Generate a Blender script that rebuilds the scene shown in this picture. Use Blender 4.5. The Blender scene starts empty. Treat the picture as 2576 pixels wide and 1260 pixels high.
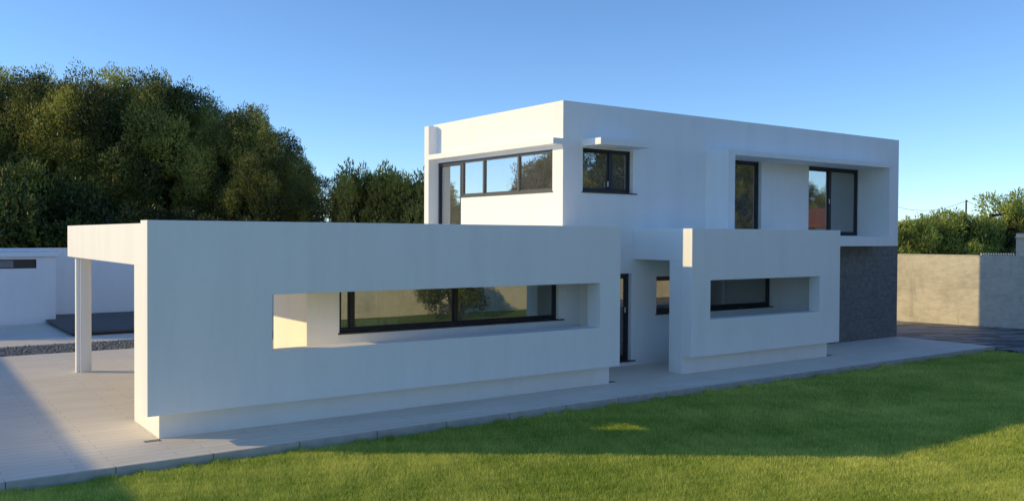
import bpy, bmesh, math, random
import numpy as np
from mathutils import Vector, Matrix
from mathutils import noise as mnoise

# ------------------------------------------------------------------ camera, sky, sun, exposure
SC = bpy.context.scene
COL = SC.collection
CAM_H = 2.9
F_PX, YAW, PITCH, ROLL = 2233.1, math.radians(35.578), math.radians(-0.948), math.radians(0.298)
_f = Vector((math.sin(YAW) * math.cos(PITCH), math.cos(YAW) * math.cos(PITCH), math.sin(PITCH)))
_r = Vector((math.cos(YAW), -math.sin(YAW), 0))
_u = _r.cross(_f)
_r2 = _r * math.cos(ROLL) + _u * math.sin(ROLL)
_u2 = -_r * math.sin(ROLL) + _u * math.cos(ROLL)
cd = bpy.data.cameras.new('camera')
cam = bpy.data.objects.new('camera', cd)
COL.objects.link(cam)
m = Matrix((_r2, _u2, -_f)).transposed().to_4x4()
m.translation = Vector((0, 0, CAM_H))
cam.matrix_world = m
cd.sensor_width = 36
cd.lens = 36 * F_PX / 2576
cd.clip_end = 2000
SC.camera = cam

SUN_AZ, SUN_EL = math.radians(-36.4), math.radians(17.3)   # travel direction in the XY plane, elevation
w = bpy.data.worlds.new('World')
SC.world = w
w.use_nodes = True
nt = w.node_tree
bg = nt.nodes['Background']
sky = nt.nodes.new('ShaderNodeTexSky')
sky.sky_type = 'NISHITA'
sky.sun_disc = False
sky.sun_elevation = SUN_EL
to_sun = SUN_AZ + math.pi
sky.sun_rotation = math.pi / 2 - to_sun
sky.altitude = 500
sky.air_density = 0.8
sky.dust_density = 0.0
sky.ozone_density = 4.6
nt.links.new(sky.outputs[0], bg.inputs[0])
bg.inputs[1].default_value = 0.12
sd = bpy.data.lights.new('sun', 'SUN')
sun = bpy.data.objects.new('sun', sd)
COL.objects.link(sun)
sd.energy = 2.05
sd.angle = math.radians(0.5)
sd.color = (1.0, 0.75, 0.32)
trav = Vector((math.cos(SUN_AZ) * math.cos(SUN_EL), math.sin(SUN_AZ) * math.cos(SUN_EL), -math.sin(SUN_EL)))
sun.rotation_euler = trav.to_track_quat('-Z', 'Y').to_euler()
sun.location = (-20, 20, 20)
SC.view_settings.view_transform = 'Standard'
SC.view_settings.look = 'None'
SC.view_settings.gamma = 1
SC.view_settings.exposure = 0.85
SC.cycles.max_bounces = 10
SC.cycles.diffuse_bounces = 5
SC.cycles.transparent_max_bounces = 16


def at(px, py, depth):
    """a point seen at a photo position, at a distance along the view axis"""
    d = _f + (px - 1288) / F_PX * _r2 - (py - 630) / F_PX * _u2
    return Vector((0, 0, CAM_H)) + d * depth


# ------------------------------------------------------------------ materials
def nmat(name):
    mt = bpy.data.materials.new(name)
    mt.use_nodes = True
    n = mt.node_tree
    return mt, n, n.nodes['Principled BSDF']


def _n(n, t, **kw):
    x = n.nodes.new(t)
    for k, v in kw.items():
        setattr(x, k, v)
    return x


def noise(n, scale, detail=4, rough=.55, vec=None, stretch=None):
    tx = _n(n, 'ShaderNodeTexNoise')
    tx.inputs['Scale'].default_value = scale
    tx.inputs['Detail'].default_value = detail
    tx.inputs['Roughness'].default_value = rough
    if vec is None:
        vec = _n(n, 'ShaderNodeNewGeometry').outputs['Position']
    if stretch:
        mp = _n(n, 'ShaderNodeMapping')
        mp.inputs['Scale'].default_value = stretch
        n.links.new(vec, mp.inputs[0])
        vec = mp.outputs[0]
    n.links.new(vec, tx.inputs['Vector'])
    return tx.outputs['Fac']


def ramp(n, fac, stops):
    r = _n(n, 'ShaderNodeValToRGB')
    el = r.color_ramp.elements
    while len(el) < len(stops):
        el.new(0.5)
    for e, (p, c) in zip(el, stops):
        e.position = p
        e.color = (*c, 1) if len(c) == 3 else c
    n.links.new(fac, r.inputs[0])
    return r.outputs[0]


def mixc(n, fac, a, b, mode='MIX'):
    mx = _n(n, 'ShaderNodeMix', data_type='RGBA', blend_type=mode)
    for s, v in ((mx.inputs[0], fac), (mx.inputs[6], a), (mx.inputs[7], b)):
        if isinstance(v, (int, float)):
            s.default_value = v
        elif isinstance(v, tuple):
            s.default_value = (*v, 1)
        else:
            n.links.new(v, s)
    return mx.outputs[2]


def bump(n, b, height, strength, dist=.01, prev=None):
    bp = _n(n, 'ShaderNodeBump')
    bp.inputs['Strength'].default_value = strength
    bp.inputs['Distance'].default_value = dist
    n.links.new(height, bp.inputs['Height'])
    if prev is not None:
        n.links.new(prev, bp.inputs['Normal'])
    if b is not None:
        n.links.new(bp.outputs[0], b.inputs['Normal'])
    return bp.outputs[0]


def plaster(name, base, var=.05):
    mt, n, b = nmat(name)
    big = noise(n, .8, 5, .6)
    fine = noise(n, 9, 4, .6)
    lo = tuple(c * (1 - var) for c in base)
    c = ramp(n, big, [(.3, lo), (.7, base)])
    c = mixc(n, .35, c, ramp(n, fine, [(.3, tuple(x * .92 for x in base)), (.7, base)]))
    c = mixc(n, .5, c, ramp(n, noise(n, 38, 3, .7), [(.35, tuple(x * .93 for x in base)), (.65, base)]))
    streak = noise(n, 2.2, 5, .7, stretch=(1, 1, .12))
    c = mixc(n, .5, c, ramp(n, streak, [(.25, tuple(x * .88 for x in base)), (.55, base)]))
    sp = _n(n, 'ShaderNodeSeparateXYZ')
    n.links.new(_n(n, 'ShaderNodeNewGeometry').outputs['Position'], sp.inputs[0])
    low = _n(n, 'ShaderNodeMapRange'); low.inputs['From Min'].default_value = .0; low.inputs['From Max'].default_value = .30
    low.inputs['To Min'].default_value = .55; low.inputs['To Max'].default_value = 0
    n.links.new(sp.outputs[2], low.inputs[0])
    spl = _n(n, 'ShaderNodeMath', operation='MULTIPLY', use_clamp=True)
    n.links.new(low.outputs[0], spl.inputs[0]); n.links.new(noise(n, 3.5, 5, .7, stretch=(1, 1, 2)), spl.inputs[1])
    c = mixc(n, spl.outputs[0], c, tuple(x * .68 for x in base))
    n.links.new(c, b.inputs['Base Color'])
    b.inputs['Roughness'].default_value = .92
    b.inputs['Specular IOR Level'].default_value = .2
    p = bump(n, None, noise(n, 1.3, 3, .5), .35, .02)
    p = bump(n, None, noise(n, 45, 4, .7), .35, .004, p)
    bump(n, b, noise(n, 160, 2, .6), .4, .002, p)
    return mt


M = {}
M['plaster'] = plaster('white_plaster', (.93, .925, .90))
M['plaster_b'] = plaster('white_render', (.88, .88, .88), .06)


def simple(name, col, rough=.5, metal=0, bumps=None, var=None):
    mt, n, b = nmat(name)
    if var:
        c = ramp(n, noise(n, var, 4), [(.3, tuple(x * .8 for x in col)), (.7, tuple(min(1, x * 1.15) for x in col))])
        n.links.new(c, b.inputs['Base Color'])
    else:
        b.inputs['Base Color'].default_value = (*col, 1)
    b.inputs['Roughness'].default_value = rough
    b.inputs['Metallic'].default_value = metal
    if bumps:
        bump(n, b, noise(n, bumps, 4), .4, .004)
    return mt


M['frame'] = simple('anthracite_frame', (.014, .017, .023), .38)
M['frame_lit'] = simple('anthracite_frame_sunlit', (.075, .075, .075), .35)  # lighter copy of the frame colour, with the sunlight painted in
M['sill'] = simple('dark_sill', (.05, .05, .055), .5)
M['handle'] = simple('brushed_handle', (.6, .6, .6), .3, .9)
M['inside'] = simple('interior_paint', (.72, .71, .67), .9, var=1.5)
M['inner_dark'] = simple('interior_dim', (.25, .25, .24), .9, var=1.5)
M['deck'] = simple('dark_deck_slab', (.085, .082, .078), .6, var=6, bumps=30)
M['drain'] = simple('drain_metal', (.16, .15, .14), .5, .5, var=20)
M['wood_post'] = simple('weathered_pole', (.14, .11, .08), .9, var=8)
M['wire'] = simple('cable_black', (.03, .03, .03), .6)
M['white_paint'] = simple('white_painted', (.75, .74, .7), .7, var=2)
M['white_metal'] = simple('pale_rail', (.55, .55, .52), .5)
M['roof_tile'] = simple('terracotta_tile', (.34, .11, .055), .85, var=3, bumps=12)


def glass_mat(name='window_glass', base=.20):
    mt = bpy.data.materials.new(name)
    mt.use_nodes = True
    n = mt.node_tree
    n.nodes.clear()
    out = _n(n, 'ShaderNodeOutputMaterial')
    mix = _n(n, 'ShaderNodeMixShader')
    tr = _n(n, 'ShaderNodeBsdfTransparent')
    tr.inputs[0].default_value = (.62, .70, .66, 1)
    gl = _n(n, 'ShaderNodeBsdfGlossy')
    gl.inputs['Roughness'].default_value = .004
    gl.inputs['Color'].default_value = (.95, .97, .95, 1)
    fr = _n(n, 'ShaderNodeFresnel')
    fr.inputs[0].default_value = 1.6
    ma = _n(n, 'ShaderNodeMath', operation='MULTIPLY_ADD', use_clamp=True)
    ma.inputs[1].default_value = 2.2
    ma.inputs[2].default_value = base
    # very slight waviness of the panes
    bp = _n(n, 'ShaderNodeBump')
    bp.inputs['Strength'].default_value = .04
    bp.inputs['Distance'].default_value = .01
    n.links.new(noise(n, 1.7, 1), bp.inputs['Height'])
    n.links.new(bp.outputs[0], gl.inputs['Normal'])
    n.links.new(fr.outputs[0], ma.inputs[0])
    n.links.new(ma.outputs[0], mix.inputs[0])
    n.links.new(tr.outputs[0], mix.inputs[1])
    n.links.new(gl.outputs[0], mix.inputs[2])
    du = _n(n, 'ShaderNodeBsdfDiffuse'); du.inputs[0].default_value = (.75, .73, .68, 1)
    m3 = _n(n, 'ShaderNodeMixShader')
    n.links.new(ramp(n, noise(n, 2.5, 5, .6), [(.3, (.05, .05, .05)), (.75, (.12, .12, .12))]), m3.inputs[0])
    n.links.new(mix.outputs[0], m3.inputs[1]); n.links.new(du.outputs[0], m3.inputs[2])
    n.links.new(m3.outputs[0], out.inputs[0])
    return mt


M['glass'] = glass_mat()
M['solar_glass'] = glass_mat('solar_control_glass', .32)


def brickish(n, bw, rh, mortar, vec, off=.33, smooth=.1):
    bt = _n(n, 'ShaderNodeTexBrick')
    bt.offset = off
    bt.inputs['Scale'].default_value = 1
    bt.inputs['Brick Width'].default_value = bw
    bt.inputs['Row Height'].default_value = rh
    bt.inputs['Mortar Size'].default_value = mortar
    bt.inputs['Mortar Smooth'].default_value = smooth
    bt.inputs['Bias'].default_value = 0
    n.links.new(vec, bt.inputs['Vector'])
    return bt


def terrace_mat():
    mt, n, b = nmat('wood_look_tile')
    g = _n(n, 'ShaderNodeNewGeometry').outputs['Position']
    bt = brickish(n, 1.2, .2, .003, g)
    bt.inputs['Color1'].default_value = (.76, .67, .53, 1)
    bt.inputs['Color2'].default_value = (.88, .79, .66, 1)
    bt.inputs['Mortar'].default_value = (.20, .185, .165, 1)
    s1 = noise(n, 3.0, 6, .7, stretch=(.5, 9, 1))
    s2 = noise(n, 1.1, 3, .5)
    c = mixc(n, .45, bt.outputs['Color'], ramp(n, s1, [(.32, (.62, .53, .41)), (.62, (.92, .84, .70))]))
    c = mixc(n, .25, c, ramp(n, s2, [(.3, (.58, .55, .50)), (.7, (.80, .78, .74))]))
    c = mixc(n, bt.outputs['Fac'], c, (.38, .34, .29))
    n.links.new(c, b.inputs['Base Color'])
    b.inputs['Roughness'].default_value = .7
    inv = _n(n, 'ShaderNodeMath', operation='SUBTRACT')
    inv.inputs[0].default_value = 1
    n.links.new(bt.outputs['Fac'], inv.inputs[1])
    p = bump(n, None, inv.outputs[0], .5, .003)
    bump(n, b, s1, .35, .003, p)
    return mt


M['terrace'] = terrace_mat()


def kerb_mat():
    mt, n, b = nmat('kerb_concrete')
    g = _n(n, 'ShaderNodeNewGeometry').outputs['Position']
    sp = _n(n, 'ShaderNodeSeparateXYZ'); n.links.new(g, sp.inputs[0])
    cb = _n(n, 'ShaderNodeCombineXYZ')
    n.links.new(sp.outputs[0], cb.inputs[0])
    cb.inputs[1].default_value = 2.5
    bt = brickish(n, 1.2, 5, .006, cb.outputs[0], 0)
    c = ramp(n, noise(n, 6, 5), [(.3, (.40, .39, .36)), (.7, (.54, .52, .48))])
    c = mixc(n, bt.outputs['Fac'], c, (.08, .08, .075))
    n.links.new(c, b.inputs['Base Color'])
    b.inputs['Roughness'].default_value = .85
    bump(n, b, noise(n, 60, 3), .3, .003)
    return mt


M['kerb'] = kerb_mat()


def paver_mat():
    mt, n, b = nmat('dark_pavers')
    g = _n(n, 'ShaderNodeNewGeometry').outputs['Position']
    mp = _n(n, 'ShaderNodeMapping'); mp.inputs['Rotation'].default_value = (0, 0, math.radians(24))
    n.links.new(g, mp.inputs[0])
    bt = brickish(n, 1.1, .30, .02, mp.outputs[0], .4)
    bt.inputs['Color1'].default_value = (.03, .032, .036, 1)
    bt.inputs['Color2'].default_value = (.42, .42, .43, 1)
    bt.inputs['Mortar'].default_value = (.02, .02, .02, 1)
    c = mixc(n, .25, bt.outputs['Color'], ramp(n, noise(n, 2.5, 5), [(.35, (.03, .03, .034)), (.7, (.16, .16, .16))]))
    n.links.new(c, b.inputs['Base Color'])
    b.inputs['Roughness'].default_value = .6
    inv = _n(n, 'ShaderNodeMath', operation='SUBTRACT'); inv.inputs[0].default_value = 1
    n.links.new(bt.outputs['Fac'], inv.inputs[1])
    p = bump(n, None, inv.outputs[0], .9, .008)
    bump(n, b, noise(n, 12, 3), .5, .01, p)
    return mt


M['pavers'] = paver_mat()


def stone_mat():
    mt, n, b = nmat('dark_stone_cladding')
    g = _n(n, 'ShaderNodeNewGeometry').outputs['Position']
    sp = _n(n, 'ShaderNodeSeparateXYZ'); n.links.new(g, sp.inputs[0])
    ad = _n(n, 'ShaderNodeMath', operation='ADD'); n.links.new(sp.outputs[0], ad.inputs[0]); n.links.new(sp.outputs[1], ad.inputs[1])
    cb = _n(n, 'ShaderNodeCombineXYZ')
    n.links.new(ad.outputs[0], cb.inputs[0]); n.links.new(sp.outputs[2], cb.inputs[1])
    bt = brickish(n, 1.7, .6, .006, cb.outputs[0], .5, .3)
    c = ramp(n, noise(n, 7, 9, .75, stretch=(1, 1, 1.8)), [(.3, (.10, .098, .092)), (.5, (.175, .17, .16)), (.72, (.26, .25, .23))])
    c = mixc(n, bt.outputs['Fac'], c, (.11, .108, .10))
    n.links.new(c, b.inputs['Base Color'])
    b.inputs['Roughness'].default_value = .8
    inv = _n(n, 'ShaderNodeMath', operation='SUBTRACT'); inv.inputs[0].default_value = 1
    n.links.new(bt.outputs['Fac'], inv.inputs[1])
    p = bump(n, None, inv.outputs[0], .8, .006)
    bump(n, b, noise(n, 7, 8, .75, stretch=(1, 1, 1.6)), .9, .03, p)
    return mt


M['stone'] = stone_mat()



def concrete_wall_mat():
    mt, n, b = nmat('stained_concrete')
    c = ramp(n, noise(n, 1.1, 7, .65), [(.28, (.50, .46, .36)), (.5, (.72, .66, .52)), (.72, (.84, .78, .63))])
    c = mixc(n, .35, c, ramp(n, noise(n, 4, 6, .7, stretch=(1, 1, 2.4)), [(.35, (.42, .39, .32)), (.6, (.74, .70, .58))]))
    st = noise(n, 2.3, 5, .75, stretch=(1, 1, .15))
    c = mixc(n, ramp(n, st, [(.56, (0, 0, 0)), (.78, (.45, .45, .45))]), c, (.20, .19, .16))
    n.links.new(c, b.inputs['Base Color'])
    b.inputs['Roughness'].default_value = .95
    p = bump(n, None, noise(n, 2.2, 4, .6, stretch=(1, 1, 2)), .6, .04)
    bump(n, b, noise(n, 22, 5, .7), .5, .008, p)
    return mt


M['concrete'] = concrete_wall_mat()


def soil_mat(name, a, c_, s=2.):
    mt, n, b = nmat(name)
    c = ramp(n, noise(n, s, 7, .65), [(.3, a), (.7, c_)])
    n.links.new(c, b.inputs['Base Color'])
    b.inputs['Roughness'].default_value = 1
    b.inputs['Specular IOR Level'].default_value = .05
    bump(n, b, noise(n, 30, 4), .6, .02)
    return mt


M['turf'] = soil_mat('turf_base', (.08, .13, .015), (.20, .27, .04), 5)
M['earth'] = soil_mat('dry_field', (.26, .24, .14), (.40, .36, .22), .6)
M['gravel'] = soil_mat('gravel_stone', (.07, .08, .085), (.42, .44, .45), 24)


def leaf_mat(name, a, b_, trans=.3):
    mt = bpy.data.materials.new(name)
    mt.use_nodes = True
    n = mt.node_tree
    n.nodes.clear()
    out = _n(n, 'ShaderNodeOutputMaterial')
    at_ = _n(n, 'ShaderNodeAttribute', attribute_name='tint')
    oi = _n(n, 'ShaderNodeObjectInfo')
    ad = _n(n, 'ShaderNodeMath', operation='MULTIPLY_ADD', use_clamp=True)
    ad.inputs[1].default_value = .18
    n.links.new(oi.outputs['Random'], ad.inputs[0])
    n.links.new(at_.outputs['Fac'], ad.inputs[2])
    c = ramp(n, ad.outputs[0], [(.1, a), (1, b_)])
    d = _n(n, 'ShaderNodeBsdfDiffuse'); t = _n(n, 'ShaderNodeBsdfTranslucent')
    g = _n(n, 'ShaderNodeBsdfGlossy'); g.inputs['Roughness'].default_value = .45
    g.inputs['Color'].default_value = (.8, .8, .7, 1)
    n.links.new(c, d.inputs[0]); n.links.new(c, t.inputs[0])
    m1 = _n(n, 'ShaderNodeMixShader'); m1.inputs[0].default_value = trans
    n.links.new(d.outputs[0], m1.inputs[1]); n.links.new(t.outputs[0], m1.inputs[2])
    m2 = _n(n, 'ShaderNodeMixShader'); m2.inputs[0].default_value = .03
    n.links.new(m1.outputs[0], m2.inputs[1]); n.links.new(g.outputs[0], m2.inputs[2])
    n.links.new(m2.outputs[0], out.inputs[0])
    return mt


M['needle'] = leaf_mat('pine_foliage', (.018, .036, .014), (.52, .53, .11), .4)  # random puff tints, dark to bright, stand in for shaded and sunlit clumps
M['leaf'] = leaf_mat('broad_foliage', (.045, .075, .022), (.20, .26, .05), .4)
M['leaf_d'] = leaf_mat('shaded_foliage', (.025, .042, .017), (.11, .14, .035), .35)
M['leaf_g'] = leaf_mat('thicket_foliage', (.020, .036, .014), (.50, .46, .09), .4)
M['leaf_r'] = leaf_mat('hedge_foliage', (.045, .09, .022), (.46, .54, .12), .4)
M['bark'] = simple('bark', (.07, .05, .035), .95, var=6, bumps=20)
M['grass'] = leaf_mat('grass_blade', (.24, .42, .04), (1.0, .97, .30), .35)


# ------------------------------------------------------------------ object helpers
def tag(o, label=None, cat=None, group=None, kind=None):
    if label: o['label'] = label
    if cat: o['category'] = cat
    if group: o['group'] = group
    if kind: o['kind'] = kind
    return o


def thing(name, label, cat, loc=(0, 0, 0), group=None):
    o = bpy.data.objects.new(name, None)
    COL.objects.link(o)
    o.location = loc
    o.empty_display_size = .3
    return tag(o, label, cat, group)


def obj(name, me, mat, parent=None, world=True):
    """mesh object; parts are modelled in world coordinates, so a direct child is moved back by its thing's place"""
    o = bpy.data.objects.new(name, me)
    COL.objects.link(o)
    if mat is not None:
        me.materials.clear()
        me.materials.append(mat)
    if parent is not None:
        o.parent = parent
        if world and parent.type == 'EMPTY':
            o.location = -parent.location
    return o


def solid(adds, subs=(), bevel=.006):
    """union of boxes minus boxes as one clean shell: (x0,x1,y0,y1,z0,z1)"""
    allb = list(adds) + list(subs)
    ax = [sorted(set(round(b[i], 4) for b in allb for i in (2 * k, 2 * k + 1))) for k in range(3)]
    nx, ny, nz = (len(a) - 1 for a in ax)
    F = np.zeros((nx + 2, ny + 2, nz + 2), bool)

    def sl(b, k):
        return slice(ax[k].index(round(b[2 * k], 4)) + 1, ax[k].index(round(b[2 * k + 1], 4)) + 1)
    for b in adds: F[sl(b, 0), sl(b, 1), sl(b, 2)] = True
    for b in subs: F[sl(b, 0), sl(b, 1), sl(b, 2)] = False
    bm = bmesh.new()
    vs = {}

    def V(i, j, k):
        key = (i, j, k)
        if key not in vs: vs[key] = bm.verts.new((ax[0][i], ax[1][j], ax[2][k]))
        return vs[key]
    for i in range(1, nx + 1):
        for j in range(1, ny + 1):
            for k in range(1, nz + 1):
                if not F[i, j, k]: continue
                a, b, c = i - 1, j - 1, k - 1
                if not F[i - 1, j, k]: bm.faces.new((V(a, b, c), V(a, b, c + 1), V(a, b + 1, c + 1), V(a, b + 1, c)))
                if not F[i + 1, j, k]: bm.faces.new((V(i, b, c), V(i, j, c), V(i, j, k), V(i, b, k)))
                if not F[i, j - 1, k]: bm.faces.new((V(a, b, c), V(i, b, c), V(i, b, k), V(a, b, k)))
                if not F[i, j + 1, k]: bm.faces.new((V(a, j, c), V(a, j, k), V(i, j, k), V(i, j, c)))
                if not F[i, j, k - 1]: bm.faces.new((V(a, b, c), V(a, j, c), V(i, j, c), V(i, b, c)))
                if not F[i, j, k + 1]: bm.faces.new((V(a, b, k), V(i, b, k), V(i, j, k), V(a, j, k)))
    # edges shared by 2 coplanar faces get dissolved so the bevel only works on real corners
    bmesh.ops.dissolve_limit(bm, angle_limit=.01, verts=bm.verts, edges=bm.edges)
    if bevel:
        ed = [e for e in bm.edges if len(e.link_faces) == 2 and e.calc_face_angle(0) > .5]
        bmesh.ops.bevel(bm, geom=ed, offset=bevel, segments=2, affect='EDGES', profile=.5, clamp_overlap=True)
    bmesh.ops.recalc_face_normals(bm, faces=bm.faces)
    me = bpy.data.meshes.new('mesh')
    bm.to_mesh(me); bm.free()
    return me


def boxes(bl, bevel=.003):
    """several boxes (may touch, not overlap) in one mesh"""
    bm = bmesh.new()
    for b in bl:
        r = bmesh.ops.create_cube(bm, size=1)
        for v in r['verts']:
            v.co = Vector((b[0] + (b[1] - b[0]) * (v.co.x + .5), b[2] + (b[3] - b[2]) * (v.co.y + .5), b[4] + (b[5] - b[4]) * (v.co.z + .5)))
    if bevel:
        bmesh.ops.bevel(bm, geom=list(bm.edges), offset=bevel, segments=1, affect='EDGES')
    me = bpy.data.meshes.new('mesh')
    bm.to_mesh(me); bm.free()
    return me


def poly_slab(pts, z0, z1):
    bm = bmesh.new()
    lo = [bm.verts.new((x, y, z0)) for x, y in pts]
    hi = [bm.verts.new((x, y, z1)) for x, y in pts]
    bm.faces.new(hi); bm.faces.new(lo[::-1])
    for i in range(len(pts)):
        j = (i + 1) % len(pts)
        bm.faces.new((lo[i], lo[j], hi[j], hi[i]))
    bmesh.ops.recalc_face_normals(bm, faces=bm.faces)
    me = bpy.data.meshes.new('mesh')
    bm.to_mesh(me); bm.free()
    return me


def np_mesh(verts, faces_n, loops, tint=None):
    """fast mesh from numpy: verts Nx3, faces all with faces_n corners, loops flat index array"""
    me = bpy.data.meshes.new('mesh')
    me.vertices.add(len(verts))
    me.vertices.foreach_set('co', verts.astype(np.float32).ravel())
    nf = len(loops) // faces_n
    me.loops.add(len(loops))
    me.loops.foreach_set('vertex_index', loops.astype(np.int32))
    me.polygons.add(nf)
    me.polygons.foreach_set('loop_start', np.arange(nf, dtype=np.int32) * faces_n)
    me.update(calc_edges=True)
    if tint is not None:
        a = me.attributes.new('tint', 'FLOAT', 'POINT')
        a.data.foreach_set('value', tint.astype(np.float32))
    return me


def tube(pts, radii, seg=7):
    vs, fs = [], []
    for i, (p, r) in enumerate(zip(pts, radii)):
        p = Vector(p)
        d = (Vector(pts[min(i + 1, len(pts) - 1)]) - Vector(pts[max(i - 1, 0)])).normalized()
        a = d.orthogonal().normalized() if abs(d.z) < .95 else Vector((1, 0, 0))
        b = d.cross(a).normalized(); a = b.cross(d)
        for k in range(seg):
            t = 2 * math.pi * k / seg
            vs.append(p + (a * math.cos(t) + b * math.sin(t)) * r)
    for i in range(len(pts) - 1):
        for k in range(seg):
            k2 = (k + 1) % seg
            fs.append((i * seg + k, i * seg + k2, (i + 1) * seg + k2, (i + 1) * seg + k))
    return vs, fs


def pymesh(vs, fs, smooth=False):
    me = bpy.data.meshes.new('mesh')
    me.from_pydata([tuple(v) for v in vs], [], fs)
    if smooth:
        for p in me.polygons: p.use_smooth = True
    me.update()
    return me


# ------------------------------------------------------------------ ground and paving
LAWN_Z = -.12
KERB_Y = 11.793
PAVE_X1 = 24.41
g = obj('ground', poly_slab([(-400, -400), (600, -400), (600, 600), (-400, 600)], -.6, -.22), M['earth']); tag(g, kind='structure')
LAWN = [(-14, -2.4), (22.5, -2.4), (22.6, -.05), (23.3, 4.0), (23.6, 7.5), (24.05, 10.2), (24.4, 11.79), (-14, 11.79)]
o = obj('lawn', poly_slab(LAWN, -.21, LAWN_Z), M['turf']); tag(o, kind='structure')
# terrace: paving round the house, gravel left open
o = obj('terrace', solid([(-12, PAVE_X1 - .0, KERB_Y + .05, 23.88, -.2, 0)], [], 0), M['terrace']); tag(o, kind='structure')
o = obj('kerb', boxes([(-12, PAVE_X1, KERB_Y, KERB_Y + .05, -.2, .001)], .004), M['kerb']); tag(o, kind='structure')
o = obj('pool_terrace', boxes([(-12, 16, 25.9, 36, -.2, .0)], 0), M['terrace']); tag(o, kind='structure')
o = obj('driveway', poly_slab([(22.52, -2.4), (36, -2.4), (36, -.04), (32.5, 7), (32, 40), (16.1, 40), (16.1, 23.9), (24.42, 23.9), (24.42, 11.8), (24.07, 10.2), (23.62, 7.5), (23.32, 4.0)], -.205, -.05), M['pavers'])
tag(o, kind='structure')

rng = np.random.default_rng(7)
# gravel strip
def gravel():
    n = 9000
    octa = np.array([(1, 0, 0), (-1, 0, 0), (0, 1, 0), (0, -1, 0), (0, 0, 1), (0, 0, -1)], float)
    fc = np.array([(0, 2, 4), (2, 1, 4), (1, 3, 4), (3, 0, 4), (2, 0, 5), (1, 2, 5), (3, 1, 5), (0, 3, 5)])
    c = np.stack([rng.uniform(-3, 9, n), rng.uniform(23.9, 25.88, n), rng.uniform(-.045, -.01, n)], 1)
    s = rng.uniform(.02, .05, (n, 1, 1)) * rng.uniform(.6, 1.2, (n, 1, 3))
    ang = rng.uniform(0, 6.28, n)
    v = octa[None] * s
    x = v[..., 0] * np.cos(ang)[:, None] - v[..., 1] * np.sin(ang)[:, None]
    y = v[..., 0] * np.sin(ang)[:, None] + v[..., 1] * np.cos(ang)[:, None]
    v = np.stack([x, y, v[..., 2]], -1) + c[:, None]
    f = (fc[None] + (np.arange(n) * 6)[:, None, None]).ravel()
    return np_mesh(v.reshape(-1, 3), 3, f)
o = obj('gravel_bed', boxes([(-12, 16, 23.88, 25.9, -.2, -.05)], 0), M['gravel']); tag(o, kind='structure')
o = obj('gravel', gravel(), M['gravel']); tag(o, 'dark grey gravel strip across the terrace behind the column', 'gravel', kind='stuff')

# ------------------------------------------------------------------ the house
house = thing('house', 'white two-storey modern house with flat roof, long open front wall and dark frames', 'house', (14, 15, 0))
YF = 14.64      # front wall plane
XL = 11.784     # left wall plane of the upper storey
YB = 20.02      # back of the house
upper = solid(
    [(XL, 24.43, YF, YB, 2.66, 5.76),
     (11.52, XL, YF, YB, 4.83, 4.96),              # canopy of the left face
     (11.52, XL, 19.80, YB, 2.9, 5.70),            # fin
     (12.33, 13.77, 14.06, YF, 4.83, 4.97),        # canopy of the small window
     (16.19, 23.25, 13.96, YF, 2.67, 4.95)],       # projecting frame
    [(16.43, 22.86, 13.96, 14.85, 2.92, 4.83),
     (12.08, 23.15, 15.10, 19.75, 2.95, 5.35), (23.45, 24.43, 19.35, YB, 2.66, 5.76),  # back corner notch, added to move the house shadow on the garden wall
     (12.33, 13.80, YF, 15.10, 3.86, 4.80),
     (16.75, 18.50, 14.85, 15.10, 2.95, 4.83),
     (20.46, 22.86, 14.85, 15.10, 2.95, 4.83),
     (XL, 12.08, 18.66, 19.80, 2.95, 4.76),
     (XL, 12.08, 15.00, 18.66, 3.86, 4.76)])
obj('upper_wall', upper, M['plaster'], house)
YR, XR = 13.85, 5.755      # front and left faces of the living room
ground_shell = solid(
    [(XR, 11.75, YR, YB, 0, 2.659), (11.75, 20.5, YF, YB, 0, 2.659)],
    [(6.0, 11.45, YR + .3, 19.75, .06, 2.5), (12.05, 20.2, 14.94, 19.75, .06, 2.5),
     (6.338, 11.07, YR, YR + .3, 1.245, 2.22),
     (XR, 6.0, 15.36, 19.5, .06, 2.2), (8.3, 10.8, 19.75, YB, .06, 2.2),
     (12.70, 13.78, YF, 14.94, .12, 2.07),
     (11.45, 12.05, 16.4, 17.4, .06, 2.1),
     (14.56, 18.72, YF, 14.94, 1.13, 1.98)])
obj('ground_floor_wall', ground_shell, M['plaster'], house)
# long free-standing front wall, its plinth, end pillar and porch roof
obj('long_front_wall', solid([(3.01, 11.75, 12.80, 13.18, .384, 3.09)], [(4.78, 11.234, 12.80, 13.18, 1.155, 2.009)]), M['plaster'], house)
obj('plinth', solid([(3.24, 11.75, 13.11, 13.30, 0, .382)], [], .004), M['plaster'], house)
ZB = 2.42
obj('porch_pillar', solid([(3.24, 3.32, 13.182, 14.60, 0, ZB)], [(3.24, 3.32, 13.182, 13.302, 0, .382)], .005), M['plaster'], house)
obj('porch_roof', solid([(3.24, 11.80, 13.183, 20.51, ZB, 3.06)],
                        [(3.45, XL - .05, 13.5, 20.3, 2.70, 3.06), (XR, XL - .05, YR, 20.02, ZB, 2.662),
                         (XL - .05, 11.80, YF, 20.51, ZB, 3.06)], .006), M['plaster'], house)
obj('end_wall', solid([(11.60, 11.748, 13.302, YR - .002, 0, ZB - .002)], [], .005), M['plaster'], house)
cb = bmesh.new()
bmesh.ops.create_cube(cb, size=1)
for v in cb.verts:
    v.co = Vector((3.515 + v.co.x * .29, 20.375 + v.co.y * .27, (ZB - .002) / 2 + v.co.z * (ZB - .002)))
bmesh.ops.bevel(cb, geom=[e for e in cb.edges if abs(e.verts[0].co.z - e.verts[1].co.z) > 1], offset=.07, segments=6, affect='EDGES')
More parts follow.
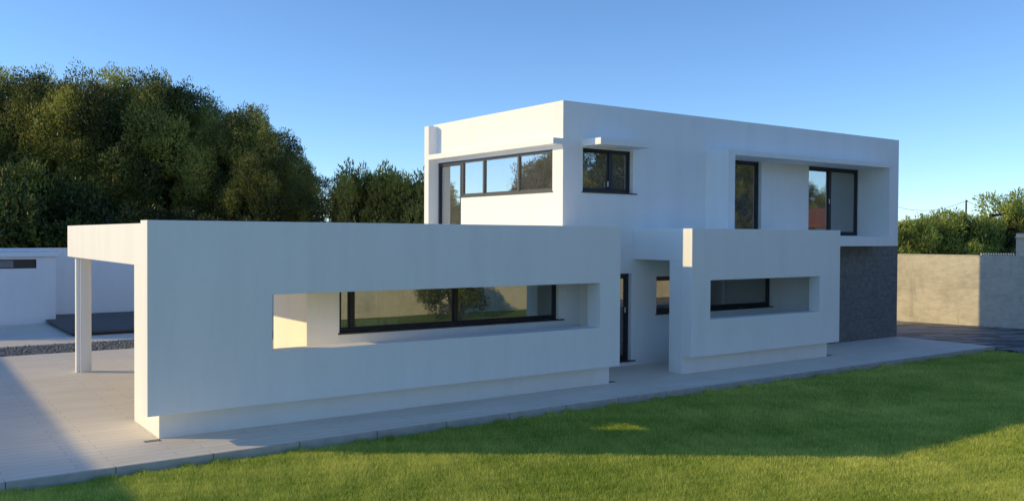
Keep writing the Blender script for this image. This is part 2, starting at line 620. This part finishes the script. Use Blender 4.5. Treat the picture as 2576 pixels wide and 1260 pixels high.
me = bpy.data.meshes.new('mesh'); cb.to_mesh(me); cb.free()
obj('column', me, M['plaster'], house)
# right porch
obj('short_front_wall', solid([(13.831, 18.991, 12.872, 13.172, .374, 3.073)], [(14.401, 18.199, 12.872, 13.172, 1.14, 1.978)]), M['plaster'], house)
obj('short_plinth', solid([(13.831, 18.856, 13.123, 13.30, 0, .372)], [], .004), M['plaster'], house)
obj('short_porch_pillar', solid([(13.8315, 14.10, 13.174, 13.52, 0, 2.386)], [(13.8315, 14.10, 13.174, 13.302, 0, .372)], .005), M['plaster'], house)
obj('short_porch_roof', solid([(13.8315, 18.99, 13.173, YF - .001, 2.388, 3.07)], [], .005), M['plaster'], house)
obj('side_wall', solid([(18.73, 18.855, 13.302, YF - .002, 0, 2.386)], [], .005), M['plaster'], house)
obj('stone_cladding', solid([(20.5, 24.43, YF, YB, 0, 2.657)], [(20.8, 23.15, 14.94, 19.7, .06, 2.5), (23.45, 24.43, 19.35, YB, 0, 2.657)], .006), M['stone'], house)  # stone cut by the same added shadow notch
# storey floor inside the upper volume, painted inner partitions
for b in ((15.6, 15.7, 15.2, 18.9, 2.951, 5.349), (19.2, 19.3, 15.101, 19.74, 2.951, 5.349), (13.05, 13.15, 15.7, 17.3, 2.951, 5.349)):
    obj('inner_partition', boxes([b], 0), M['inside'], house)
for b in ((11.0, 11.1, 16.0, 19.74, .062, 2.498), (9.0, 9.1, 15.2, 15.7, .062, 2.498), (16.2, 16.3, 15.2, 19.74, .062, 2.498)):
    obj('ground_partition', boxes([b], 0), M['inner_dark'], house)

# windows ---------------------------------------------------------
def window(name, face, plane, u0, u1, z0, z1, cuts, fr=.07, dep=.07, mat='frame', sill=None, door=False, handle=None, label=None, ledge=.06):
    """face 'y': looks towards -Y, plane is its front Y; face 'x': looks towards -X.
    cuts: list of (position, width) of mullions"""
    def B(a0, a1, d0, d1, c0, c1):
        return (a0, a1, plane + d0, plane + d1, c0, c1) if face == 'y' else (plane + d0, plane + d1, a0, a1, c0, c1)
    bl = [B(u0, u1, 0, dep, z0, z0 + fr), B(u0, u1, 0, dep, z1 - fr, z1),
          B(u0, u0 + fr, 0, dep, z0 + fr, z1 - fr), B(u1 - fr, u1, 0, dep, z0 + fr, z1 - fr)]
    cuts = sorted(cuts)
    for c, wd in cuts:
        bl.append(B(c - wd / 2, c + wd / 2, -.004, dep, z0 + fr, z1 - fr))
    wo = obj(name, boxes(bl, .003), M[mat], house)
    if label: wo['label'] = label
    edges = [u0 + fr] + sum([[c - wd / 2, c + wd / 2] for c, wd in cuts], []) + [u1 - fr]
    for i in range(0, len(edges), 2):
        obj('pane', boxes([B(edges[i] + .001, edges[i + 1] - .001, .034, .040, z0 + fr + .001, z1 - fr - .001)], 0), M['solar_glass' if 'strip' in name or 'terrace_door' in name else 'glass'], wo)
        # sash: slim inner profile
        e0, e1, s = edges[i] + .0015, edges[i + 1] - .0015, .022
        obj('sash', boxes([B(e0, e1, .012, .032, z0 + fr + .0015, z0 + fr + s), B(e0, e1, .012, .032, z1 - fr - s, z1 - fr - .0015),
                           B(e0, e0 + s, .012, .032, z0 + fr + s, z1 - fr - s), B(e1 - s, e1, .012, .032, z0 + fr + s, z1 - fr - s)], .002), M[mat], wo)
    if sill is not None:
        # sill board: runs from the frame out past the wall face
        obj('sill', boxes([B(u0 - .03, u1 + .12, sill, -.001, z0 - .028, z0 - .002)], .004), M['sill' if mat == 'frame' else 'frame_lit'], wo)
    if handle is not None:
        hu, hz = handle
        obj('handle', boxes([B(hu - .012, hu + .012, -.03, -.0045, hz - .06, hz + .06)], .004), M['handle'], wo)
    return wo


window('living_room_window', 'y', YR + .095, 6.340, 11.068, 1.247, 2.218, [(6.61, .075), (8.70, .07)], .055, sill=-.125)
window('glass_door', 'y', YF + .10, 12.702, 13.778, .122, 2.068, [], .09, sill=-.13, handle=(13.66, 1.25))
window('side_room_window', 'y', YF + .10, 14.562, 18.718, 1.132, 1.978, [(16.42, .10)], .08, sill=-.13)
window('small_upper_window', 'y', YF + .107, 12.332, 13.798, 3.862, 4.798, [(13.22, .10)], .06, sill=-.13, handle=(13.13, 4.05))
window('balcony_door', 'y', 14.95, 16.752, 18.498, 2.952, 4.828, [], .085)
window('wide_balcony_door', 'y', 14.95, 20.462, 22.858, 2.952, 4.828, [(21.55, .11)], .085, handle=(21.5, 3.9))
window('terrace_door', 'x', XL + .03, 18.664, 19.798, 2.952, 4.758, [], .085)
window('strip_window', 'x', XL + .03, 15.002, 18.658, 3.862, 4.758, [(17.70, .07), (16.29, .06)], .045, mat='frame_lit', sill=-.05)
window('sliding_door', 'x', XR + .04, 15.362, 19.498, .062, 2.198, [(17.7, .08)], .07)
# dim curtains / blinds and furniture-like partitions inside
window('rear_sliding_door', 'y', YB - .12, 8.302, 10.798, .062, 2.198, [(9.5, .08)], .07)
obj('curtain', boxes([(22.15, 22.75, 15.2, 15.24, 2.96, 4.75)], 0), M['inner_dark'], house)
obj('curtain', boxes([(12.16, 12.20, 19.25, 19.7, 2.96, 4.7)], 0), M['inside'], house)
# white shelf rack seen inside the small window
obj('shelf_rack', boxes([(13.60, 13.68, 15.25, 15.33, 2.951, 4.75), (13.05, 13.598, 15.26, 15.32, 4.22, 4.25), (13.05, 13.598, 15.26, 15.32, 3.98, 4.01)], .002), M['white_paint'], house)
for b in ((7.23, 7.26, 14.16, 14.19, .062, 2.49), (7.345, 7.40, 14.16, 14.20, .062, 2.49), (9.01, 9.12, 14.16, 14.20, .062, 2.49), (9.43, 9.48, 14.16, 14.19, .062, 2.49)):
    obj('inner_post', boxes([b], .002), M['white_paint'], house)

# drains
for x, y, lab in ((3.13, 13.02, 'small grey floor drain at the foot of the long front wall'),
                  (11.88, 13.2, 'dark drain slot between the two front walls'),
                  (19.05, 13.2, 'dark drain slot at the right end of the short front wall')):
    bl = [(x - .11, x + .11, y - .05, y - .035, .0015, .006), (x - .11, x + .11, y + .035, y + .05, .0015, .006)]
    bl += [(x - .11 + k * .0367, x - .095 + k * .0367, y - .035, y + .035, .0015, .005) for k in range(6)]
    tag(obj('floor_drain', boxes(bl, 0), M['drain']), lab, 'drain')

# ------------------------------------------------------------------ pool area on the left
def wallrun(name, pts, th, z0, z1, mat, cap=None, lab='', cat='wall'):
    t = thing(name, lab, cat, (pts[0][0], pts[0][1], 0))
    a, b = Vector(pts[0]), Vector(pts[1])
    d = (b - a).normalized(); nrm = Vector((-d.y, d.x)) * th / 2
    P = [a + nrm, b + nrm, b - nrm, a - nrm]
    obj('wall', poly_slab([tuple(p) for p in P], z0, z1), M[mat], t)
    if cap:
        n2 = nrm * (1 + 2 * .015 / th)
        P = [a + n2, b + n2, b - n2, a - n2]
        obj('coping', poly_slab([tuple(p) for p in P], z1 + .001, z1 + cap), M[mat], t)
    return t


wallrun('boundary_wall', [(-12, 33.83), (17.2, 33.83)], .24, 0, 2.36, 'plaster_b', .04, 'long white boundary wall below the tall dark trees')
ph = thing('pool_house', 'low white pool house with a flat roof slab and dark strip window', 'pool house', (2, 32.5, 0))
obj('wall', solid([(-4, 4.70, 31.97, 33.68, 0, 2.15)], [(-3.8, 4.5, 32.2, 33.5, .05, 2.1), (.6, 4.15, 31.97, 32.2, 1.78, 2.07)]), M['plaster_b'], ph)
obj('roof', boxes([(-4.1, 4.80, 31.85, 33.69, 2.153, 2.30)], .01), M['plaster_b'], ph)
bl = []
for a, b in ((.602, 2.0), (2.0, 3.6), (3.6, 4.148)):
    pass
wo = obj('window', boxes([(.602, 4.148, 32.03, 32.09, 1.782, 1.812), (.602, 4.148, 32.03, 32.09, 2.038, 2.068), (.602, .66, 32.03, 32.09, 1.812, 2.038),
                          (3.52, 3.60, 32.03, 32.09, 1.812, 2.038), (4.09, 4.148, 32.03, 32.09, 1.812, 2.038)], .003), M['frame'], ph)
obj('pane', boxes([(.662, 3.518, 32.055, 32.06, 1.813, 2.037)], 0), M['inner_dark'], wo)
obj('panel', boxes([(3.602, 4.088, 32.05, 32.06, 1.813, 2.037)], 0), M['frame'], wo)
dk = thing('pool_deck', 'low dark slab deck in front of the white boundary wall', 'deck', (8, 30, 0))
obj('deck_top', boxes([(4.42, 15.5, 27.5, 33.69, .07, .13)], .006), M['deck'], dk)
obj('deck_base', boxes([(4.52, 15.5, 27.6, 33.69, .001, .069)], 0), M['frame'], dk)
# wall left of the picture: its shadow lies across the terrace
wallrun('side_boundary_wall', [(-6.42, 15.0), (-6.15, 33.7)], .3, -.2, 3.2, 'plaster_b', .05, 'tall white side boundary wall left of the terrace')

# ------------------------------------------------------------------ garden walls on the right and behind the camera
wallrun('garden_wall', [(30.95, 12.6), (29.14, 19.2)], .2, -.2, 2.30, 'concrete', .03, 'stained bare concrete garden wall beside the dark paved drive')
wallrun('garden_wall', [(34.75, -1.38), (30.96, 12.55)], .2, -.2, 2.30, 'concrete', .03, 'second stretch of the concrete garden wall, nearer the lawn')
wallrun('rear_garden_wall', [(5.5, -1.5), (34.7, -1.5)], .22, -.3, 2.0, 'concrete', .03, 'beige rendered wall at the far side of the lawn, mirrored in the windows')


# ------------------------------------------------------------------ trees
def leaves(centres, radii, per, size, wid, up=.45, seed=0, shell=.45, tints=None, flat=.85):
    """leaf blades (triangles) spread through puffs"""
    r = np.random.default_rng(seed)
    V, T = [], []
    for i, (c, rad) in enumerate(zip(centres, radii)):
        n = int(per * rad * rad)
        d = r.normal(size=(n, 3)); d /= np.linalg.norm(d, axis=1)[:, None]
        rr = rad * (shell + (1 - shell) * r.random(n) ** .6) * (1 + .22 * np.sin(d[:, 0] * 5 + i) * np.sin(d[:, 1] * 4 + 2 * i) + .12 * np.sin(d[:, 2] * 9 + i))
        p = np.array(c) + d * rr[:, None] * np.array([1, 1, flat])
        dirv = d * .45 + np.array([0, 0, up]) + r.normal(size=(n, 3)) * .5
        dirv /= np.linalg.norm(dirv, axis=1)[:, None]
        s = np.cross(dirv, d + r.normal(size=(n, 3)) * .5); s /= np.linalg.norm(s, axis=1)[:, None] + 1e-6
        L = size * r.uniform(.6, 1.3, (n, 1)); W = wid * r.uniform(.6, 1.3, (n, 1))
        V.append(np.stack([p - s * W / 2, p + s * W / 2, p + dirv * L + s * W * .3, p + dirv * L - s * W * .3], 1).reshape(-1, 3))
        t0 = (tints[i] if tints is not None else r.random()) ** 1.4 * .8
        T.append(np.repeat(np.clip(t0 + r.normal(size=n) * .12, 0, 1), 4))
    V = np.concatenate(V); T = np.concatenate(T)
    return np_mesh(V, 4, np.arange(len(V)), T)


def limb_path(a, b, n, wob, rnd):
    a, b = Vector(a), Vector(b)
    out = []
    for i in range(n + 1):
        t = i / n
        p = a.lerp(b, t)
        k = wob * math.sin(math.pi * t)
        out.append(p + Vector((rnd.uniform(-k, k), rnd.uniform(-k, k), rnd.uniform(-k, k) * .5 + .0)))
    return out


def make_tree_meshes(seed, h, rad, base, nstem, npuff, pr, per, size, wid, up, flat, top_bias=.5):
    """one tree: stems with limbs to each puff, puffs in a domed crown from z=base to h"""
    rnd = random.Random(seed)
    vs, fs = [], []

    def add(pts, rr):
        v, f = tube(pts, rr, 6)
        k = len(vs); vs.extend(v); fs.extend([tuple(i + k for i in q) for q in f])
    stems = []
    for s in range(nstem):
        a = 6.283 * s / nstem + rnd.uniform(-.4, .4)
        q = rad * (.38 if nstem > 1 else .05)
        tip = Vector((math.cos(a) * q, math.sin(a) * q, base + (h - base) * rnd.uniform(.6, .8)))
        p = limb_path((rnd.uniform(-.2, .2), rnd.uniform(-.2, .2), -.3), tip, 7, .3, rnd)
        add(p, [h * .022 * (1 - .75 * i / 7) + .02 for i in range(8)])
        stems.append(p)
    C, R, T = [], [], []
    for i in range(npuff):
        for _ in range(40):
            a = rnd.uniform(0, 6.283); zz = rnd.random() ** (1 - top_bias * .5)
            prof = math.sqrt(max(0.02, 1 - (max(0, zz - .35) / .65) ** 3.6)) * (.72 + .28 * min(1, zz / .35))
            rr = rad * prof * math.sqrt(rnd.uniform(.12, 1))
            c = Vector((math.cos(a) * rr, math.sin(a) * rr, base + (h - base - pr * .8) * zz))
            if all((c - q).length > pr * .72 for q in C): break
        C.append(c); R.append(pr * rnd.choice((.6, .8, 1, 1.25)) * rnd.uniform(.85, 1.15)); T.append(rnd.random())
    for c in C:
        st = rnd.choice(stems)
        cand = [p for p in st if p.z < c.z] or st[:2]
        s0 = cand[-1] if rnd.random() < .6 else rnd.choice(cand)
        add(limb_path(s0, c, 4, .25, rnd), [.07, .05, .04, .03, .012])
    return pymesh(vs, fs, True), leaves([tuple(c) for c in C], R, per, size, wid, up, seed, tints=T, flat=flat)


PINES = [make_tree_meshes(11 + i, 10.5, 3.5, 1.8, 3, 60, 1.0, 2100, .115, .046, .7, 1.2) for i in range(3)]
BUSH = [make_tree_meshes(31 + i, 4.6, 2.5, .5, 4, 30, .75, 900, .15, .07, .3, .9, .2) for i in range(2)]
HEDGE = [make_tree_meshes(51 + i, 5.0, 2.6, .4, 4, 40, .72, 1000, .17, .062, .5, 1.0, .3) for i in range(3)]


TOPZ = {}
for _k in (PINES, BUSH, HEDGE):
    for _s, _c in _k:
        _co = np.zeros(len(_c.vertices) * 3, np.float32); _c.vertices.foreach_get('co', _co)
        TOPZ[_c.name] = float(_co[2::3].max() * .965)
NOMINAL = {id(PINES): 10.6, id(BUSH): 4.8, id(HEDGE): 5.0}


def place_tree(kind, i, x, y, sx, sz, rz, name, label, cat, group, mat, z=-.2):
    st, cr = kind[i % len(kind)]
    sz = sz * NOMINAL[id(kind)] / TOPZ[cr.name]
    t = thing(name, label, cat, (x, y, z), group)
    t.rotation_euler = (0, 0, rz)
    t.scale = (sx, sx, sz)
    a = bpy.data.objects.new('trunk', st); b = bpy.data.objects.new('crown', cr)
    for q in (a, b):
        COL.objects.link(q); q.parent = t
    if not st.materials: st.materials.append(M['bark'])
    if not cr.materials: cr.materials.append(mat)
    b.material_slots[0].link = 'OBJECT'
    b.material_slots[0].material = mat
    return t


rnd = random.Random(5)
# tall trees, photo x of the crown middle, y of its top, depth
TALL = [(-60, 190, 44, 'far left tall tree at the picture edge, behind the pool house'),
        (55, 176, 45, 'tall dark tree at far left whose crown stands over the pool house'),
        (140, 172, 49, 'dark tree squeezed between two taller ones at the left'),
        (225, 163, 43, 'tallest tree of the dark row, with a broad olive top'),
        (345, 178, 44, 'tall tree of the dark row right of the tallest one'),
        (455, 190, 46, 'dark round-topped tree above the corner of the long front wall'),
        (545, 236, 45, 'dark tree where the row starts to slope down'),
        (612, 270, 43, 'dark dense tree near the right end of the row'),
        (685, 300, 42, 'second to last tree of the tall row, already lower than its neighbours'),
        (735, 362, 42, 'rightmost tree of the tall row, ending in a ragged edge')]
for i, (px, py, dp, lab) in enumerate(TALL):
    top = at(px, py, dp); h = top.z + .2
    place_tree(PINES, i, top.x, top.y, (.92 if px < 500 else .78 if px < 580 else .66 if px < 700 else .5), h / 10.6, rnd.uniform(0, 6), 'pine_tree', lab, 'tree', 'tall trees behind the boundary wall', M['needle'])
# off-frame continuation to the left (mirrored in the upper left windows)
for k, (x, y, s, lab) in enumerate([(-9.4, 40.3, .9, 'large pine left of the picture, mirrored in the right pane of the upper strip window'), (-6, 51, .62, 'small pine well left of the pool house, mirrored low in the upper strip window'),
                                    (-8.5, 66, .78, 'furthest pine on the left, mirrored in the terrace door')]):
    place_tree(PINES, k, x, y, .95, s, rnd.uniform(0, 6), 'pine_tree', lab, 'tree', 'tall trees behind the boundary wall', M['needle'])
# smaller trees right of the row
for i, (px, py, dp, s, lab) in enumerate([(872, 432, 42, .5, 'loose leafy tree just right of the tall row'), (915, 406, 44, .7, 'leafy tree with the highest top of the low group beside the house'),
                                 (975, 414, 43, .8, 'leafy tree in the middle of the low group beside the house'), (1045, 422, 42, .8, 'olive green tree touching the left edge of the upper storey'),
                                 (1110, 430, 44, .95, 'tree mostly hidden behind the upper storey')]):
    top = at(px, py, dp)
    place_tree(HEDGE, i, top.x, top.y, s, (top.z + .2) / 5.0, rnd.uniform(0, 6), 'leafy_tree', lab, 'tree', 'low trees beside the upper storey', M['leaf_g'])
# undergrowth in front of the tall row
for i, (px, py, dp, s, lab) in enumerate([(-20, 400, 38, 1.1, 'bright green bushy tree at the left picture edge'), (75, 415, 37.5, 1.0, 'bright green bush above the pool house roof'),
                                          (190, 500, 38, .8, 'green bush above the left end of the boundary wall'), (300, 540, 38.5, .8, 'green bush over the porch beam'),
                                          (410, 515, 38, .9, 'shaded bush above the corner of the long front wall'), (520, 545, 40, .8, 'shaded bush in the middle of the dark row'),
                                          (620, 530, 40, .9, 'shaded bush near the right end of the dark row')]):
    top = at(px, py, dp)
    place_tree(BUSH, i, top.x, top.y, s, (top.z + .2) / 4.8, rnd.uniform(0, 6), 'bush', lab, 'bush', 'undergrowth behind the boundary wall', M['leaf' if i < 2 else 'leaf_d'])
# right side trees
for i, (px, py, dp, s, lab) in enumerate([(2235, 545, 50, .8, 'green tree partly hidden by the right corner of the house'), (2290, 540, 48, .75, 'rounded green tree just right of the house corner'),
                                          (2335, 536, 52, .7, 'slim green tree left of the utility pole'), (2385, 524, 49, .85, 'bushy green tree directly below the overhead wire'),
                                          (2432, 526, 50, .8, 'green tree hiding the foot of the utility pole'), (2478, 540, 54, .8, 'darker tree right of the utility pole'),
                                          (2535, 476, 50, .95, 'tallest green tree at the right picture edge'), (2600, 490, 52, .9, 'green tree cut by the right picture edge')]):
    top = at(px, py, dp)
    place_tree(HEDGE, i, top.x, top.y, s, (top.z + .2) / 5.0, rnd.uniform(0, 6), 'leafy_tree', lab, 'tree', 'trees behind the concrete garden wall', M['leaf_r'])
# trees seen only as reflections, beyond the lawn
MIR = [(13, -11, 8.5, 'leftmost'), (18.5, -13, 9, 'second from the left'), (22.5, -11, 8.5, 'third from the left'), (27, -13, 9, 'fourth from the left'), (33, -14, 9, 'fifth from the left'),
       (39, -13, 9, 'sixth from the left'), (45, -12, 9.2, 'seventh from the left'), (50, -12.5, 9.6, 'eighth from the left'), (55, -15, 9.8, 'ninth from the left'),
       (67, -29, 8.6, 'tenth from the left'), (74, -29, 7.4, 'eleventh from the left'), (81, -30, 8.2, 'twelfth from the left'), (88, -31, 7.6, 'thirteenth from the left'), (60, -22, 9.5, 'standing just before the red roof')]
for i, (x, y, h, lab) in enumerate(MIR):
    place_tree(PINES, i, x, y, .95, h * 1.17 / 10.6, rnd.uniform(0, 6), 'pine_tree', 'pine mirrored in the windows, ' + lab + (' beyond the lawn' if 'left' in lab else ''), 'tree', 'trees mirrored in the windows', M['needle'])
place_tree(BUSH, 0, 16.8, 1.0, .42, .42, 1, 'garden_shrub', 'round shrub by the beige wall, mirrored in the living room window', 'shrub', None, M['leaf'], -.12)

# neighbour house mirrored in the balcony door
nh = thing('neighbour_house', 'neighbouring house with a red tiled roof, mirrored in the wide balcony door', 'house', (66, -17, 0))
obj('wall', boxes([(62.2, 86, -22, -14.5, -.2, 3.75)], 0), M['white_paint'], nh)
vs = [(61.4, -13.8, 3.75), (87, -13.8, 3.75), (87, -22.7, 3.75), (61.4, -22.7, 3.75), (67.4, -18.2, 5.5), (81, -18.2, 5.5),
      (61.4, -13.8, 3.9), (87, -13.8, 3.9), (87, -22.7, 3.9), (61.4, -22.7, 3.9)]
fs = [(3, 2, 1, 0), (0, 1, 7, 6), (1, 2, 8, 7), (2, 3, 9, 8), (3, 0, 6, 9), (6, 7, 5, 4), (7, 8, 5), (8, 9, 4, 5), (9, 6, 4)]
obj('roof', pymesh(vs, fs), M['roof_tile'], nh)

# ------------------------------------------------------------------ far right: pole, wires, outbuilding, pickets
pt = at(2430.7, 503, 57)
pole = thing('utility_pole', 'thin wooden utility pole rising behind the trees on the right', 'pole', (pt.x, pt.y, -.2))
v, f = tube([(pt.x, pt.y, -.2), (pt.x, pt.y, 3), (pt.x, pt.y, pt.z)], [.10, .08, .055], 8)
obj('post', pymesh(v, f, True), M['wood_post'], pole)
obj('insulator', boxes([(pt.x + .061, pt.x + .16, pt.y - .03, pt.y + .03, pt.z - .12, pt.z - .04)], .01), M['wire'], pole)


def wire(p0, p1, sag, lab):
    pts = []
    for i in range(25):
        t = i / 24
        p = p0.lerp(p1, t); p.z -= sag * 4 * t * (1 - t)
        pts.append(p)
    v, f = tube(pts, [.013] * 25, 5)
    tag(obj('overhead_wire', pymesh(v, f, True), M['wire']), lab, 'wire', 'overhead wires')


a = pt + Vector((0, 0, -.05))
wire(a.copy(), at(2225, 508, 62), .62, 'thin sagging wire from the pole to behind the house corner')
wire(a.copy(), at(2640, 575, 50), .2, 'short wire dropping from the pole into the trees at right')
p0 = at(2556, 598, 40)
ob = thing('outbuilding', 'pale outbuilding with a shallow roof edge at the right picture edge', 'building', (p0.x + 2, p0.y - 2, 0))
ox, oy = p0.x, p0.y
d1 = Vector((_r.x, _r.y)) * 6; d2 = Vector((ox, oy)).normalized() * 4 + Vector((_r.x, _r.y)) * .4
P = [(ox, oy), (ox + d1.x, oy + d1.y), (ox + d1.x + d2.x, oy + d1.y + d2.y), (ox + d2.x, oy + d2.y)]
obj('wall', poly_slab(P, -.2, p0.z), M['concrete'], ob)
e = Vector((_r.x, _r.y)) * .12; e2 = Vector((_f.x, _f.y)).normalized() * .12
P2 = [(P[0][0] - e.x - e2.x, P[0][1] - e.y - e2.y), (P[1][0] + e.x - e2.x, P[1][1] + e.y - e2.y), (P[2][0] + e.x + e2.x, P[2][1] + e.y + e2.y), (P[3][0] - e.x + e2.x, P[3][1] - e.y + e2.y)]
top = poly_slab(P2, p0.z + .001, p0.z + .05)
obj('roof', top, M['white_paint'], ob)
obj('gable', poly_slab([P[0], P[1], P[2], P[3]], p0.z + .051, p0.z + .2), M['concrete'], ob)
fa, fb = at(2469, 640, 39), at(2550, 641, 39)
fn = thing('picket_fence', 'white picket fence whose tips show above the garden wall', 'fence', (fa.x, fa.y, 0))
dv = (fb - fa); dv.z = 0
for k in range(14):
    c = fa + dv * (k / 13)
    obj('picket', boxes([(c.x - .035, c.x + .035, c.y - .028, c.y + .028, -.2, 2.24)], .006), M['white_metal'], fn)
for zz in (.5, 1.7):
    q = Vector((dv.y, -dv.x, 0)).normalized() * .03
    P = [(fa.x + q.x, fa.y + q.y), (fb.x + q.x, fb.y + q.y), (fb.x + q.x * 2, fb.y + q.y * 2), (fa.x + q.x * 2, fa.y + q.y * 2)]
    obj('rail', poly_slab(P, zz, zz + .06), M['white_metal'], fn)


# ------------------------------------------------------------------ grass
def grass():
    r = np.random.default_rng(3)
    pts = []
    # sample inside the visible wedge, denser near the camera
    N = 3300000
    X = r.uniform(-1, 24.6, N); Y = r.uniform(3.0, KERB_Y - .004, N)
    dep = X * _f.x + Y * _f.y
    lat = X * _r.x + Y * _r.y
    D = np.hypot(X, Y)
    ok = (np.abs(lat) < dep * .62 + .6) & (dep > 6.3)
    # right edge of the lawn
    xr = np.interp(Y, [-.05, 4.0, 7.5, 10.2, 11.79], [22.6, 23.3, 23.6, 24.05, 24.4]) - .02
    ok &= X < xr
    keep = r.random(N) < np.clip((8.5 / dep) ** 1.4, .12, 1)
    ok &= keep
    X, Y, dep = X[ok], Y[ok], dep[ok]
    # clumping
    cl = np.sin(X * 3.1 + 1.7 * np.sin(Y * 2.3)) * np.sin(Y * 3.7 + 1.3 * np.sin(X * 1.9)) * .5 + np.sin(X * 11 + Y * 7) * np.sin(Y * 13 - X * 5) * .3
    patch = np.sin(X * .9 + 2 * np.sin(Y * .6)) * np.sin(Y * 1.1 + 1.5 * np.sin(X * .5 + 1))
    n = len(X)
    sc = np.clip(dep / 8.5, 1, 2.4)
    hgt = (.030 + .030 * r.random(n) + .013 * cl) * np.clip(sc, 1, 1.35)
    edge = (KERB_Y - Y) < .16
    hgt = hgt * np.where(edge, .45 + .75 * (np.sin(X * 9) * np.sin(X * 3.7) > .25), 1)
    wd = .0047 * r.uniform(.7, 1.3, n) * sc
    a = math.radians(53.6) + r.normal(0, .6, n); lean = r.normal(0, .45, n) * hgt + .0
    ld = r.uniform(0, 6.283, n)
    base = np.stack([X, Y, np.full(n, LAWN_Z - .003)], 1)
    s = np.stack([np.cos(a), np.sin(a), np.zeros(n)], 1) * wd[:, None] / 2
    tip = base + np.stack([np.cos(ld) * lean * 1.3, np.sin(ld) * lean * 1.3, hgt], 1)
    V = np.stack([base - s, base + s, tip], 1).reshape(-1, 3)
    t = np.clip(.32 + .22 * cl + .13 * patch + r.normal(0, .20, n), 0, 1)
    t = np.where(r.random(n) < .035, 1.0, t)
    return np_mesh(V, 3, np.arange(len(V)), np.repeat(t, 3)), n


gm, ng = grass()
o = obj('grass', gm, M['grass'])
tag(o, 'short green lawn grass in front of the terrace', 'grass', kind='stuff')
print('grass blades', ng)
